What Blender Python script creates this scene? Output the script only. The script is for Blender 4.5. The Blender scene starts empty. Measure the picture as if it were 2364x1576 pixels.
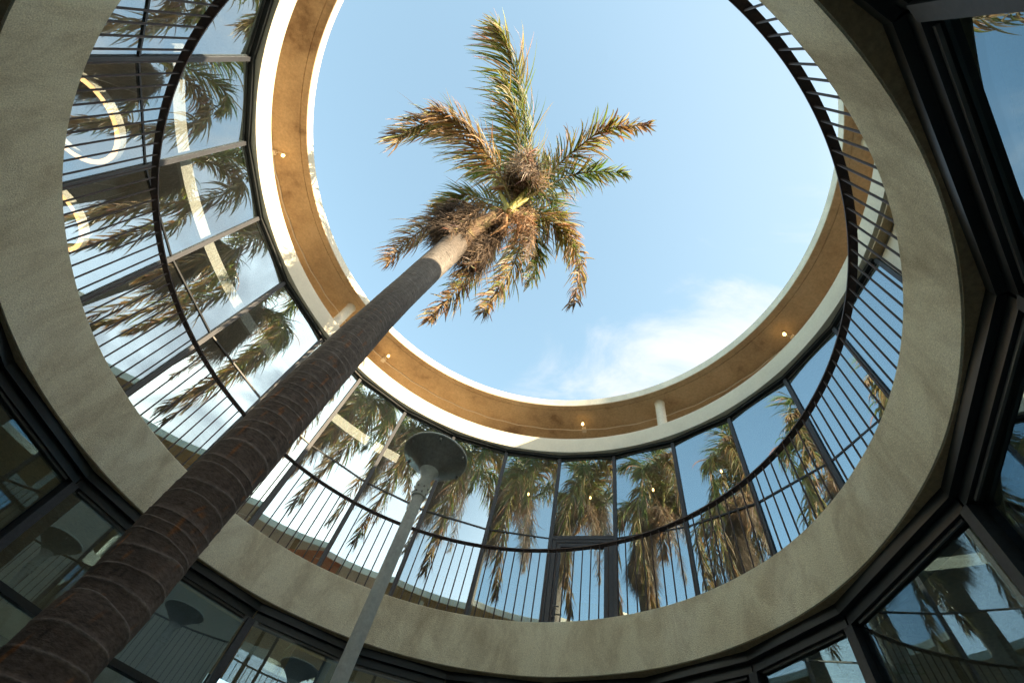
import bpy, bmesh, math, random
from math import sin, cos, pi, radians as rad, sqrt
from mathutils import Vector, Matrix, noise

random.seed(7)
rnd = random.random
U = random.uniform
sc = bpy.context.scene
C = sc.collection

# ------------------------------------------------------------------ camera
S = 1.8            # metres per survey unit
EYE = 1.35         # eye height above the courtyard paving
def W3(x, y, h):   # survey units (h measured from the eye) -> metres
    return Vector((x*S, y*S, EYE + h*S))
CAM = (0.16694, -1.10795)
PITCH, ROLL = 1.0021511, 0.3231181
FPX, IW, IH = 1087.69, 2364.0, 1576.0
_f = Vector((0, cos(PITCH), sin(PITCH)))
_r0 = Vector((1, 0, 0)); _u0 = _r0.cross(_f)
_r = cos(ROLL)*_r0 + sin(ROLL)*_u0
_u = -sin(ROLL)*_r0 + cos(ROLL)*_u0
cam_d = bpy.data.cameras.new('camera')
cam = bpy.data.objects.new('camera', cam_d); C.objects.link(cam)
cam_d.sensor_width = 36.0; cam_d.lens = 36.0*FPX/IW
cam_d.clip_start = 0.05; cam_d.clip_end = 3000
m = Matrix(((_r.x, _u.x, -_f.x), (_r.y, _u.y, -_f.y), (_r.z, _u.z, -_f.z))).to_4x4()
m.translation = W3(CAM[0], CAM[1], 0)
cam.matrix_world = m
sc.camera = cam

def at(px, py, h):  # surveyed point: bearing taken from the photo, height h known (survey units) -> metres
    d = _r*(px-IW/2) - _u*(py-IH/2) + _f*FPX
    return W3(CAM[0]+d.x/d.z*h, CAM[1]+d.y/d.z*h, h)

# ------------------------------------------------------------------ light
SUN_AZ, SUN_EL = rad(-35.8), rad(23.8)     # azimuth counter-clockwise from +X
sdir = Vector((cos(SUN_EL)*cos(SUN_AZ), cos(SUN_EL)*sin(SUN_AZ), sin(SUN_EL)))
world = bpy.data.worlds.new('World'); sc.world = world; world.use_nodes = True
nt = world.node_tree; nt.nodes.clear()
def N(t, typ, **kw):
    n = t.nodes.new(typ)
    for k, v in kw.items(): setattr(n, k, v)
    return n
sky = N(nt, 'ShaderNodeTexSky'); sky.sky_type = 'NISHITA'; sky.sun_disc = False
sky.sun_elevation = SUN_EL; sky.sun_rotation = pi/2 - SUN_AZ
sky.air_density = 1.0; sky.dust_density = 1.0; sky.ozone_density = 1.3; sky.altitude = 0
tc = N(nt, 'ShaderNodeTexCoord')
mp = N(nt, 'ShaderNodeMapping'); mp.inputs['Scale'].default_value = (1.0, 1.9, 2.6); mp.inputs['Rotation'].default_value = (0.3, 0.2, 0.75)
nz = N(nt, 'ShaderNodeTexNoise'); nz.inputs['Scale'].default_value = 2.1; nz.inputs['Detail'].default_value = 9; nz.inputs['Roughness'].default_value = 0.60; nz.inputs['Distortion'].default_value = 0.7
nt.links.new(tc.outputs['Generated'], mp.inputs[0]); nt.links.new(mp.outputs[0], nz.inputs['Vector'])
def dotn(v):
    d = N(nt, 'ShaderNodeVectorMath', operation='DOT_PRODUCT'); d.inputs[1].default_value = v
    nt.links.new(tc.outputs['Generated'], d.inputs[0]); return d.outputs['Value']
def mr(src, a, b, c=0.0, d=1.0, smooth=True):
    n = N(nt, 'ShaderNodeMapRange'); n.interpolation_type = 'SMOOTHSTEP' if smooth else 'LINEAR'
    n.inputs['From Min'].default_value = a; n.inputs['From Max'].default_value = b
    n.inputs['To Min'].default_value = c; n.inputs['To Max'].default_value = d
    nt.links.new(src, n.inputs['Value']); return n.outputs['Result']
def mth(op, a, b):
    n = N(nt, 'ShaderNodeMath', operation=op)
    for i, v in enumerate((a, b)):
        if isinstance(v, (int, float)): n.inputs[i].default_value = v
        else: nt.links.new(v, n.inputs[i])
    return n.outputs[0]
# a bank of thin cloud that thickens away from the zenith towards the azimuth of 30 degrees
az = rad(32)
bank = mr(dotn((cos(az), sin(az), 0)), 0.26, 0.56, 0.0, 1.0)
veil = mr(dotn((0.81, -0.585, 0)), -0.2, 0.75, 0.0, 1.0)
thr = mr(bank, 0, 1, 0.64, 0.355, False)
cl = mth('SUBTRACT', nz.outputs['Fac'], thr)
clm = mr(cl, 0.0, 0.28, 0.0, 0.92)
clm = mth('MULTIPLY', clm, mr(bank, 0, 0.6, 0.30, 1.0))
mx = N(nt, 'ShaderNodeMix', data_type='RGBA')
nt.links.new(clm, mx.inputs['Factor'])
SKYMUL = N(nt, 'ShaderNodeMix', data_type='RGBA', blend_type='MULTIPLY'); SKYMUL.inputs['Factor'].default_value = 1
nt.links.new(sky.outputs[0], SKYMUL.inputs['A']); SKYMUL.inputs['B'].default_value = (0.92, 0.93, 0.71, 1)
vl = N(nt, 'ShaderNodeMix', data_type='RGBA'); nt.links.new(mr(veil, 0, 1, 0.12, 0.72, False), vl.inputs['Factor'])
nt.links.new(SKYMUL.outputs['Result'], vl.inputs['A']); hz = N(nt, 'ShaderNodeMix', data_type='RGBA')   # the haze glows towards the sun
nt.links.new(mr(veil, 0.5, 1.0, 0, 1), hz.inputs['Factor'])
hz.inputs['A'].default_value = (0.84, 0.97, 1.08, 1); hz.inputs['B'].default_value = (4.2, 4.1, 3.9, 1)
nt.links.new(hz.outputs['Result'], vl.inputs['B'])
nt.links.new(vl.outputs['Result'], mx.inputs['A'])
mx.inputs['B'].default_value = (1.42, 1.47, 1.52, 1)
bg = N(nt, 'ShaderNodeBackground'); bg.inputs['Strength'].default_value = 0.112
nt.links.new(mx.outputs['Result'], bg.inputs['Color'])
wo = N(nt, 'ShaderNodeOutputWorld'); nt.links.new(bg.outputs[0], wo.inputs[0])

sun_d = bpy.data.lights.new('sun', 'SUN'); sun_d.energy = 2.9; sun_d.angle = rad(0.5); sun_d.color = (1.0, 0.77, 0.49)
sun = bpy.data.objects.new('sun', sun_d); C.objects.link(sun)
sun.rotation_euler = sdir.to_track_quat('Z', 'Y').to_euler()
sun.location = (0, 0, 30)
sc.view_settings.view_transform = 'Standard'; sc.view_settings.look = 'None'
sc.view_settings.exposure = 2.75; sc.view_settings.gamma = 1.0
sc.view_settings.use_curve_mapping = False
sc.render.engine = 'CYCLES'
cy = sc.cycles
cy.max_bounces = 12; cy.diffuse_bounces = 6; cy.glossy_bounces = 6; cy.transmission_bounces = 8; cy.transparent_max_bounces = 24
cy.caustics_reflective = True; cy.blur_glossy = 0.38; cy.sample_clamp_indirect = 10

# ------------------------------------------------------------------ materials
def mat(name, col, rough=0.7, metal=0.0, spec=0.5):
    ma = bpy.data.materials.new(name); ma.use_nodes = True
    b = ma.node_tree.nodes['Principled BSDF']
    b.inputs['Base Color'].default_value = (*col, 1); b.inputs['Roughness'].default_value = rough
    b.inputs['Metallic'].default_value = metal; b.inputs['Specular IOR Level'].default_value = spec
    return ma
def mottled(name, cols, scale, rough=0.85, bump=0.3, bscale=60, fine=0.25, fscale=45, metal=0.0, stretch=(1,1,1), bdist=0.01, detail=6):
    """cols: (pos, colour) ramp over a large noise, with a fine grain multiplied in and a bump"""
    ma = mat(name, cols[0][1], rough, metal); t = ma.node_tree; b = t.nodes['Principled BSDF']
    g = N(t, 'ShaderNodeTexCoord'); mpp = N(t, 'ShaderNodeMapping'); mpp.inputs['Scale'].default_value = stretch
    t.links.new(g.outputs['Object'], mpp.inputs[0])
    n1 = N(t, 'ShaderNodeTexNoise'); n1.inputs['Scale'].default_value = scale; n1.inputs['Detail'].default_value = detail; n1.inputs['Roughness'].default_value = 0.62
    t.links.new(mpp.outputs[0], n1.inputs['Vector'])
    r = N(t, 'ShaderNodeValToRGB'); e = r.color_ramp.elements
    e[0].position, e[0].color = cols[0][0], (*cols[0][1], 1); e[1].position, e[1].color = cols[-1][0], (*cols[-1][1], 1)
    for p_, c_ in cols[1:-1]:
        q = e.new(p_); q.color = (*c_, 1)
    t.links.new(n1.outputs['Fac'], r.inputs['Fac'])
    n2 = N(t, 'ShaderNodeTexNoise'); n2.inputs['Scale'].default_value = fscale; n2.inputs['Detail'].default_value = 4; n2.inputs['Roughness'].default_value = 0.75
    t.links.new(g.outputs['Object'], n2.inputs['Vector'])
    rr = N(t, 'ShaderNodeMapRange'); rr.inputs['From Min'].default_value = 0.35; rr.inputs['From Max'].default_value = 0.65
    rr.inputs['To Min'].default_value = 1-fine; rr.inputs['To Max'].default_value = 1+fine*0.5
    t.links.new(n2.outputs['Fac'], rr.inputs['Value'])
    if name == 'grey_green_render':   # weather streaks running down the face and broad trowel patches
        m4 = N(t, 'ShaderNodeMapping'); m4.inputs['Scale'].default_value = (3, 3, 1.3); t.links.new(g.outputs['Object'], m4.inputs[0])
        n4 = N(t, 'ShaderNodeTexNoise'); n4.inputs['Scale'].default_value = 1.3; n4.inputs['Detail'].default_value = 7; n4.inputs['Roughness'].default_value = 0.7; n4.inputs['Distortion'].default_value = 0.8
        t.links.new(m4.outputs[0], n4.inputs['Vector'])
        r4 = N(t, 'ShaderNodeValToRGB'); e4 = r4.color_ramp.elements; e4[0].position = 0.36; e4[0].color = (0.80, 0.75, 0.68, 1); e4[1].position = 0.56; e4[1].color = (1.04, 1.03, 1.0, 1)
        t.links.new(n4.outputs['Fac'], r4.inputs['Fac'])
        m5 = N(t, 'ShaderNodeMix', data_type='RGBA', blend_type='MULTIPLY'); m5.inputs['Factor'].default_value = 1
        t.links.new(r.outputs['Color'], m5.inputs['A']); t.links.new(r4.outputs['Color'], m5.inputs['B'])
        base_out = m5.outputs['Result']
    else: base_out = r.outputs['Color']
    mm = N(t, 'ShaderNodeMix', data_type='RGBA', blend_type='MULTIPLY'); mm.inputs['Factor'].default_value = 1
    t.links.new(base_out, mm.inputs['A']); t.links.new(rr.outputs['Result'], mm.inputs['B'])
    t.links.new(mm.outputs['Result'], b.inputs['Base Color'])
    if bump:
        n3 = N(t, 'ShaderNodeTexNoise'); n3.inputs['Scale'].default_value = bscale; n3.inputs['Detail'].default_value = 5; n3.inputs['Roughness'].default_value = 0.7
        t.links.new(g.outputs['Object'], n3.inputs['Vector'])
        bp = N(t, 'ShaderNodeBump'); bp.inputs['Strength'].default_value = bump; bp.inputs['Distance'].default_value = bdist
        t.links.new(n3.outputs['Fac'], bp.inputs['Height']); t.links.new(bp.outputs[0], b.inputs['Normal'])
    return ma
M = {}
M['render'] = mottled('grey_green_render', [(0.36, (0.62, 0.56, 0.42)), (0.45, (0.78, 0.73, 0.57)), (0.54, (0.82, 0.78, 0.62)), (0.66, (0.84, 0.81, 0.67))], 1.6, 0.95, 0.8, 120, 0.30, 150, bdist=0.010, detail=10, stretch=(1, 1, 0.6))
M['render_under'] = mottled('render_underside', [(0.3, (0.32, 0.23, 0.13)), (0.7, (0.42, 0.31, 0.18))], 3, 0.95, 0.5, 60, 0.25, 40)  # browner than the rim: soffit shade put into the colour
M['cream'] = mottled('cream_plaster', [(0.3, (0.60, 0.56, 0.46)), (0.7, (0.70, 0.655, 0.54))], 1.8, 0.9, 0.25, 40, 0.07, 30)
M['cream_edge'] = mottled('cream_fascia_plaster', [(0.25, (0.50, 0.48, 0.41)), (0.6, (0.70, 0.665, 0.57))], 2.2, 0.9, 0.3, 40, 0.10, 30)
M['concrete'] = mottled('ochre_concrete', [(0.33, (0.28, 0.185, 0.105)), (0.42, (0.48, 0.345, 0.205)), (0.56, (0.58, 0.43, 0.26)), (0.75, (0.64, 0.50, 0.33))], 1.3, 0.9, 0.3, 14, 0.16, 22, detail=9)
M['roof'] = mottled('sandy_roof_screed', [(0.3, (0.52, 0.44, 0.32)), (0.7, (0.62, 0.53, 0.40))], 1, 0.95, 0.2)
M['frame'] = mottled('charcoal_frame', [(0.3, (0.030, 0.034, 0.042)), (0.7, (0.042, 0.047, 0.058))], 2, 0.62, 0.0)
M['frame_dark'] = mottled('black_frame', [(0.3, (0.010, 0.012, 0.013)), (0.7, (0.018, 0.021, 0.023))], 2, 0.38, 0.0)
M['bead'] = mat('grey_bead', (0.16, 0.155, 0.15), 0.5, 0.6)
M['rail'] = mottled('rusted_brown_steel', [(0.3, (0.030, 0.020, 0.018)), (0.55, (0.055, 0.030, 0.025)), (0.8, (0.10, 0.045, 0.030))], 9, 0.5, 0.15, 60, 0.3, 60)
M['post'] = mottled('painted_grey_green_steel', [(0.3, (0.72, 0.73, 0.68)), (0.7, (0.79, 0.80, 0.75))], 4, 0.55, 0.1, 50, 0.15, 40)
M['shade'] = mottled('dark_fluted_shade', [(0.3, (0.30, 0.285, 0.26)), (0.7, (0.38, 0.36, 0.33))], 8, 0.30, 0.0)
M['white'] = mottled('white_paint', [(0.3, (0.72, 0.70, 0.66)), (0.7, (0.80, 0.785, 0.75))], 3, 0.7, 0.05)
M['ceil'] = mottled('pale_ceiling', [(0.3, (0.48, 0.47, 0.45)), (0.7, (0.56, 0.55, 0.52))], 1, 0.9, 0.05)
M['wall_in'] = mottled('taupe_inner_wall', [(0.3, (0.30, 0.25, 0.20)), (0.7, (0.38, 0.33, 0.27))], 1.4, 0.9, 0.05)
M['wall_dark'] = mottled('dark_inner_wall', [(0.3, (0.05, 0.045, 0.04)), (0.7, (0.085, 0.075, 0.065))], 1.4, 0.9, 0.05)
M['floor_in'] = mottled('inner_floor', [(0.3, (0.20, 0.17, 0.14)), (0.7, (0.28, 0.24, 0.20))], 1, 0.5, 0.05)
M['slat'] = mottled('ochre_timber_slat', [(0.3, (0.30, 0.20, 0.09)), (0.7, (0.42, 0.30, 0.15))], 5, 0.7, 0.1, stretch=(1, 1, 0.2))
M['blind'] = mottled('grey_roller_blind', [(0.3, (0.30, 0.295, 0.33)), (0.7, (0.36, 0.35, 0.385))], 1, 0.9, 0.15, 300, 0.2, 300)
M['paving'] = mottled('courtyard_paving', [(0.3, (0.58, 0.53, 0.46)), (0.7, (0.68, 0.63, 0.55))], 1.2, 0.9, 0.3, 20)
M['soil'] = mottled('soil', [(0.3, (0.05, 0.035, 0.02)), (0.7, (0.09, 0.065, 0.04))], 3, 0.95, 0.6, 20)
M['brass'] = mat('lamp_holder_cream', (0.72, 0.64, 0.52), 0.5)
M['red'] = mottled('red_cloth', [(0.3, (0.42, 0.035, 0.02)), (0.7, (0.52, 0.05, 0.03))], 3, 0.8, 0.1)
M['sign_red'] = mat('sign_red', (0.42, 0.02, 0.03), 0.5)
M['sign_green'] = mat('sign_green', (0.10, 0.33, 0.14), 0.5)
M['sign_white'] = mat('sign_white', (0.75, 0.75, 0.72), 0.5)
def emis(name, col, st):
    ma = bpy.data.materials.new(name); ma.use_nodes = True; t = ma.node_tree; t.nodes.clear()
    e = N(t, 'ShaderNodeEmission'); e.inputs[0].default_value = (*col, 1); e.inputs[1].default_value = st
    o = N(t, 'ShaderNodeOutputMaterial'); t.links.new(e.outputs[0], o.inputs[0]); return ma
M['globe'] = emis('globe_glow', (1.0, 0.55, 0.18), 2.2)
M['glow'] = emis('bulb_glow', (1.0, 0.58, 0.18), 2.2)
M['ring_glow'] = emis('ring_light_glow', (1.0, 0.55, 0.22), 0.55)
def glass(name, base, tint, trans):
    ma = bpy.data.materials.new(name); ma.use_nodes = True; t = ma.node_tree; t.nodes.clear()
    lwt = N(t, 'ShaderNodeLayerWeight'); lwt.inputs['Blend'].default_value = 0.5
    pw = N(t, 'ShaderNodeMath', operation='POWER'); t.links.new(lwt.outputs['Facing'], pw.inputs[0]); pw.inputs[1].default_value = 3.2
    mrn = N(t, 'ShaderNodeMapRange'); mrn.inputs['To Min'].default_value = base; mrn.inputs['To Max'].default_value = 0.96
    t.links.new(pw.outputs[0], mrn.inputs['Value'])
    geo = N(t, 'ShaderNodeNewGeometry')   # the coating sits on the courtyard face of the pane
    bk = N(t, 'ShaderNodeMapRange'); bk.inputs['To Min'].default_value = 1.0; bk.inputs['To Max'].default_value = 0.15
    t.links.new(geo.outputs['Backfacing'], bk.inputs['Value'])
    fa = N(t, 'ShaderNodeMath', operation='MULTIPLY'); t.links.new(mrn.outputs[0], fa.inputs[0]); t.links.new(bk.outputs[0], fa.inputs[1])
    tr = N(t, 'ShaderNodeBsdfTransparent'); tr.inputs[0].default_value = (*trans, 1)
    gl = N(t, 'ShaderNodeBsdfGlossy'); gl.inputs['Color'].default_value = (*tint, 1); gl.inputs['Roughness'].default_value = 0.0
    # very slight waviness of the float glass
    g = N(t, 'ShaderNodeTexCoord'); n = N(t, 'ShaderNodeTexNoise'); n.inputs['Scale'].default_value = 0.7; n.inputs['Detail'].default_value = 1
    t.links.new(g.outputs['Object'], n.inputs['Vector'])
    bp = N(t, 'ShaderNodeBump'); bp.inputs['Strength'].default_value = 0.12; bp.inputs['Distance'].default_value = 0.012
    t.links.new(n.outputs['Fac'], bp.inputs['Height']); t.links.new(bp.outputs[0], gl.inputs['Normal'])
    ms_ = N(t, 'ShaderNodeMixShader'); t.links.new(fa.outputs[0], ms_.inputs[0]); t.links.new(tr.outputs[0], ms_.inputs[1]); t.links.new(gl.outputs[0], ms_.inputs[2])
    o = N(t, 'ShaderNodeOutputMaterial'); t.links.new(ms_.outputs[0], o.inputs[0]); return ma
M['glass'] = glass('coated_window_glass', 0.42, (0.74, 0.91, 1.0), (0.90, 0.93, 0.93))
M['glass_low'] = glass('ground_floor_window_glass', 0.20, (0.62, 0.86, 1.0), (0.80, 0.85, 0.86))

# ------------------------------------------------------------------ mesh helpers
def link(name, me, m_, parent=None):
    o = bpy.data.objects.new(name, me); C.objects.link(o)
    if m_ is not None and not me.materials: me.materials.append(m_)
    if parent is not None: o.parent = parent
    return o
def mesh(vs, fs, smooth=False):
    me = bpy.data.meshes.new('mesh'); me.from_pydata([tuple(v) for v in vs], [], fs); me.update()
    if smooth: me.polygons.foreach_set('use_smooth', [True]*len(me.polygons))
    return me
def thing(name, label, cat, loc=(0, 0, 0), group=None):
    o = bpy.data.objects.new(name, None); C.objects.link(o); o.location = loc
    o.empty_display_size = 0.2
    tagit(o, label, cat, group); return o
def tagit(o, label, cat, group=None):
    o['label'] = label; o['category'] = cat
    if group: o['group'] = group
    return o
def struct(o): o['kind'] = 'structure'; return o
def autosmooth(me, ang=40):
    me.polygons.foreach_set('use_smooth', [True]*len(me.polygons))
    me.set_sharp_from_angle(angle=rad(ang))
def lathe(profile, cx, cy, a0=0, a1=360, n=240, closed=True, wob=None):
    """profile: list of (r, h) survey units, revolved about (cx, cy); full ring or capped segment"""
    full = abs(a1-a0) >= 360
    vs, fs = [], []; k = len(profile); cols = n if full else n+1
    for i in range(cols):
        a = rad(a0+(a1-a0)*i/n)
        w = wob(a) if wob else 0.0
        for (r, h) in profile: vs.append(W3(cx+(r+w)*cos(a), cy+(r+w)*sin(a), h))
    kk = k if closed else k-1
    for i in range(n):
        b0 = i*k; b1 = ((i+1) % cols)*k
        for j in range(kk):
            j2 = (j+1) % k
            fs.append((b0+j, b1+j, b1+j2, b0+j2))
    if not full and closed:
        fs.append(tuple(range(k))[::-1]); fs.append(tuple((cols-1)*k+j for j in range(k)))
    me = mesh(vs, fs)
    bm = bmesh.new(); bm.from_mesh(me); bmesh.ops.recalc_face_normals(bm, faces=bm.faces); bm.to_mesh(me); bm.free()
    autosmooth(me, 35)
    return me
def box_pts(p8):  # 8 corners: bottom 4 ccw, top 4 ccw
    return mesh(p8, [(3, 2, 1, 0), (4, 5, 6, 7), (0, 1, 5, 4), (1, 2, 6, 5), (2, 3, 7, 6), (3, 0, 4, 7)])
def bar(a, b, inn, out, h0, h1):
    """box along the plan segment a-b (2D survey), offset inn..out along its outward normal, heights h0..h1"""
    a = Vector(a); b = Vector(b); t = (b-a).normalized(); n = Vector((t.y, -t.x))
    if n.dot((a+b)/2) < 0: n = -n
    q = [a+n*inn, b+n*inn, b+n*out, a+n*out]
    pts = [W3(v.x, v.y, h0) for v in q]+[W3(v.x, v.y, h1) for v in q]
    me = box_pts(pts)
    bm = bmesh.new(); bm.from_mesh(me); bmesh.ops.recalc_face_normals(bm, faces=bm.faces); bm.to_mesh(me); bm.free()
    return me
def tube(pts, rads, n=10, cap=True):
    vs, fs = [], []; P = [Vector(p) for p in pts]
    up = Vector((0, 0, 1)); prev = None
    for i, p in enumerate(P):
        t = (P[min(i+1, len(P)-1)]-P[max(i-1, 0)]).normalized()
        if prev is None:
            x = t.cross(up)
            if x.length < 1e-3: x = t.cross(Vector((1, 0, 0)))
        else: x = prev - t*prev.dot(t)
        x.normalize(); prev = x; y = t.cross(x)
        r = rads[i] if isinstance(rads, (list, tuple)) else rads
        for j in range(n):
            a = 2*pi*j/n; vs.append(p+(x*cos(a)+y*sin(a))*r)
    for i in range(len(P)-1):
        for j in range(n):
            j2 = (j+1) % n; fs.append((i*n+j, i*n+j2, (i+1)*n+j2, (i+1)*n+j))
    if cap: fs.append(tuple(range(n))[::-1]); fs.append(tuple((len(P)-1)*n+j for j in range(n)))
    me = mesh(vs, fs); autosmooth(me, 50); return me
def join(meshes):
    vs, fs = [], []
    for me in meshes:
        b = len(vs); vs += [v.co.copy() for v in me.vertices]; fs += [tuple(b+i for i in p.vertices) for p in me.polygons]
    return mesh(vs, fs)
def pol(r, deg, c=(0, 0)): return Vector((c[0]+r*cos(rad(deg)), c[1]+r*sin(rad(deg))))
UP = (0.0965, 0.0694)       # centre of the roof opening
LO = (0.0, 0.0)             # centre of the balcony opening

# ------------------------------------------------------------------ ground
g = struct(link('ground', mesh([(-800, -800, -0.004), (800, -800, -0.004), (800, 800, -0.004), (-800, 800, -0.004)], [(0, 1, 2, 3)]), M['soil']))
pv = struct(link('courtyard_paving', lathe([(0.0001, -0.75), (7.5, -0.75)], 0, 0, n=96, closed=False), M['paving']))
bed = link('planting_bed', lathe([(0.19, -0.75), (0.19, -0.70), (0.40, -0.70), (0.40, -0.75)], -0.597, 0.372, n=48), M['render'])
tagit(bed, 'low round plastered kerb at the foot of the palm', 'kerb')

# ------------------------------------------------------------------ balcony ring between the floors
def wobL(a): return 0.0035*cos(2*a+1.1)+0.003*cos(3*a-0.6)+0.0016*sin(7*a)+0.001*sin(13*a+1)
balc = thing('balcony', 'round grey green rendered balcony edge ringing the courtyard', 'balcony', (0, 0, EYE+S))
link('rim', lathe([(1.348, 1.002), (1.347, 1.232), (1.352, 1.2365), (1.43, 1.2365), (1.43, 1.12), (1.47, 1.12), (1.47, 1.002)], 0, 0, n=288, wob=wobL), M['render'], balc)
link('walkway_floor', lathe([(1.47, 1.035), (1.47, 1.118), (2.45, 1.118), (2.45, 1.035)], 0, 0, n=144), M['floor_in'], balc)
link('room_floor', lathe([(2.4505, 1.035), (2.4505, 1.118), (6.5, 1.118), (6.5, 1.035)], 0, 0, a0=125, a1=455, n=144), M['floor_in'], balc)
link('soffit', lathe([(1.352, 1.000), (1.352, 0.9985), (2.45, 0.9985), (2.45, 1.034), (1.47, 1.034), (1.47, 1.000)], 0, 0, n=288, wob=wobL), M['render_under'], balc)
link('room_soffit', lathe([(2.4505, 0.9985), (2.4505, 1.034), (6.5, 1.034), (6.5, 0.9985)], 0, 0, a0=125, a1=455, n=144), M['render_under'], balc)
for o in balc.children: o.matrix_parent_inverse = Matrix.Translation(balc.location).inverted()

def adopt(root):   # keep world coordinates of parts modelled in place
    inv = Matrix.Translation(root.location).inverted()
    for ch in root.children:
        ch.matrix_parent_inverse = inv

# ------------------------------------------------------------------ railing
rl = thing('balcony_railing', 'curved dark brown steel railing with thin uprights on the balcony edge', 'railing', (0, 0, EYE+1.2365*S))
link('handrail', lathe([(1.386, 1.658), (1.386, 1.664), (1.414, 1.664), (1.414, 1.658)], 0, 0, n=288), M['rail'], rl)
b0 = tube([(0, 0, EYE+1.234*S), (0, 0, EYE+1.6585*S)], 0.0062, 8)
for i in range(180):
    a = rad(0.3+2*i)
    o = link('baluster', b0, M['rail'], rl); o.location = (1.3945*S*cos(a), 1.3945*S*sin(a), 0)
adopt(rl)

# ------------------------------------------------------------------ upper glazed wall
ANG = [-14.0, -0.2, 13.1, 26.95, 40.4, 54.3, 67.35, 80.65, 94.4, 107.95, 121.5, 134.4, 149.4, 163.7, 178.1, 192.6, 206.6, 220.4, 234.2, 248.0, 262.0, 276.0, 290.0]
RV = 2.300                      # inner face of the mullions at the corners
H0, H1 = 1.119, 3.4405
uw = thing('upper_glass_wall', 'tall faceted glass wall with slim charcoal mullions around the upper floor', 'glass wall', (0, 0, EYE+H0*S))
def V(i, r=RV): return pol(r, ANG[i], UP)
for i, a in enumerate(ANG):     # mullions, one at every corner
    c = pol(RV, a, UP); rdir = Vector((cos(rad(a)), sin(rad(a)))); tdir = Vector((-rdir.y, rdir.x))
    w, dpt = 0.0145, 0.055
    q = [c-tdir*w, c+tdir*w, c+tdir*w+rdir*dpt, c-tdir*w+rdir*dpt]
    me = box_pts([W3(v.x, v.y, H0) for v in q]+[W3(v.x, v.y, H1-0.03) for v in q])
    link('mullion', me, M['frame'], uw)
DOOR = 5
def tilt_pane(*q):     # panes never sit perfectly true in their frames
    me = bar(*q); a_, b_ = Vector(q[0]), Vector(q[1]); n_ = ((a_+b_)/2).normalized()
    zt = max(v.co.z for v in me.vertices); s1, s2, s3 = U(-.0022, .0022), U(-.0022, .0022), U(-.0022, .0022)
    for v in me.vertices:
        near = (Vector((v.co.x, v.co.y))/S-a_).length < (Vector((v.co.x, v.co.y))/S-b_).length
        o_ = (s1 if v.co.z > zt-0.01 else s2)+(s3 if near else -s3)
        v.co.x += n_.x*o_*S; v.co.y += n_.y*o_*S
    return me
for i in range(len(ANG)-1):
    a, b = pol(RV, ANG[i], UP), pol(RV, ANG[i+1], UP)
    t = (b-a).normalized()
    link('head_frame', bar(a, b, -0.012, 0.062, H1-0.030, H1), M['frame_dark'], uw)
    link('head_bead', bar(a+t*0.015, b-t*0.015, 0.018, 0.036, H1-0.044, H1-0.031), M['bead'], uw)
    link('sill_frame', bar(a+t*0.015, b-t*0.015, 0.010, 0.058, H0, H0+0.03), M['frame'], uw)
    if i == DOOR:
        link('transom', bar(a+t*0.015, b-t*0.015, 0.004, 0.055, 2.492, 2.526), M['frame'], uw)
        link('pane', tilt_pane(a+t*0.015, b-t*0.015, 0.014, 0.020, 2.5265, H1-0.045), M['glass'], uw)
        dparts = []
        aa, bb = a+t*0.030, b-t*0.030
        dr = link('glazed_door', join([bar(a+t*0.0155, aa+t*0.022, 0.008, 0.055, H0+0.031, 2.4915), bar(bb-t*0.022, b-t*0.0155, 0.008, 0.055, H0+0.031, 2.4915), bar(aa+t*0.0225, bb-t*0.0225, 0.008, 0.055, 2.466, 2.4915)]), M['frame'], uw)
        la, lb = aa+t*0.026, bb-t*0.026
        dparts.append(link('door_leaf', join([bar(la, la+t*0.030, 0.012, 0.050, H0+0.035, 2.462), bar(lb-t*0.030, lb, 0.012, 0.050, H0+0.035, 2.462), bar(la+t*0.0305, lb-t*0.0305, 0.012, 0.050, 2.428, 2.462), bar(la+t*0.0305, lb-t*0.0305, 0.012, 0.050, H0+0.035, H0+0.085)]), M['frame'], dr))
        dparts.append(link('pane', bar(la+t*0.0305, lb-t*0.0305, 0.028, 0.034, H0+0.0855, 2.4275), M['glass'], dr))
        hp = lb-t*0.014
        n2 = Vector((t.y, -t.x)); n2 = n2 if n2.dot(hp) > 0 else -n2
        k0 = hp-n2*0.0+Vector((0, 0))
        def hpnt(off, along, h): v = hp-n2*off-t*along; return W3(v.x, v.y, h)
        hm = join([tube([hpnt(-0.012, 0, 1.92), hpnt(0.022, 0, 1.92), hpnt(0.024, 0.055, 1.92)], 0.0085, 8), tube([hpnt(-0.012, 0, 1.86), hpnt(0.003, 0, 1.86)], 0.016, 10)])
        dparts.append(link('handle', hm, M['bead'], dr))
    else:
        link('transom', bar(a+t*0.015, b-t*0.015, 0.008, 0.028, 2.4965, 2.5085), M['frame_dark'], uw)
        link('pane', tilt_pane(a+t*0.0155, b-t*0.0155, 0.014, 0.020, H0+0.0305, 2.4965), M['glass'], uw)
        link('pane', tilt_pane(a+t*0.0155, b-t*0.0155, 0.014, 0.020, 2.5085, H1-0.045), M['glass'], uw)
adopt(uw)
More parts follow.
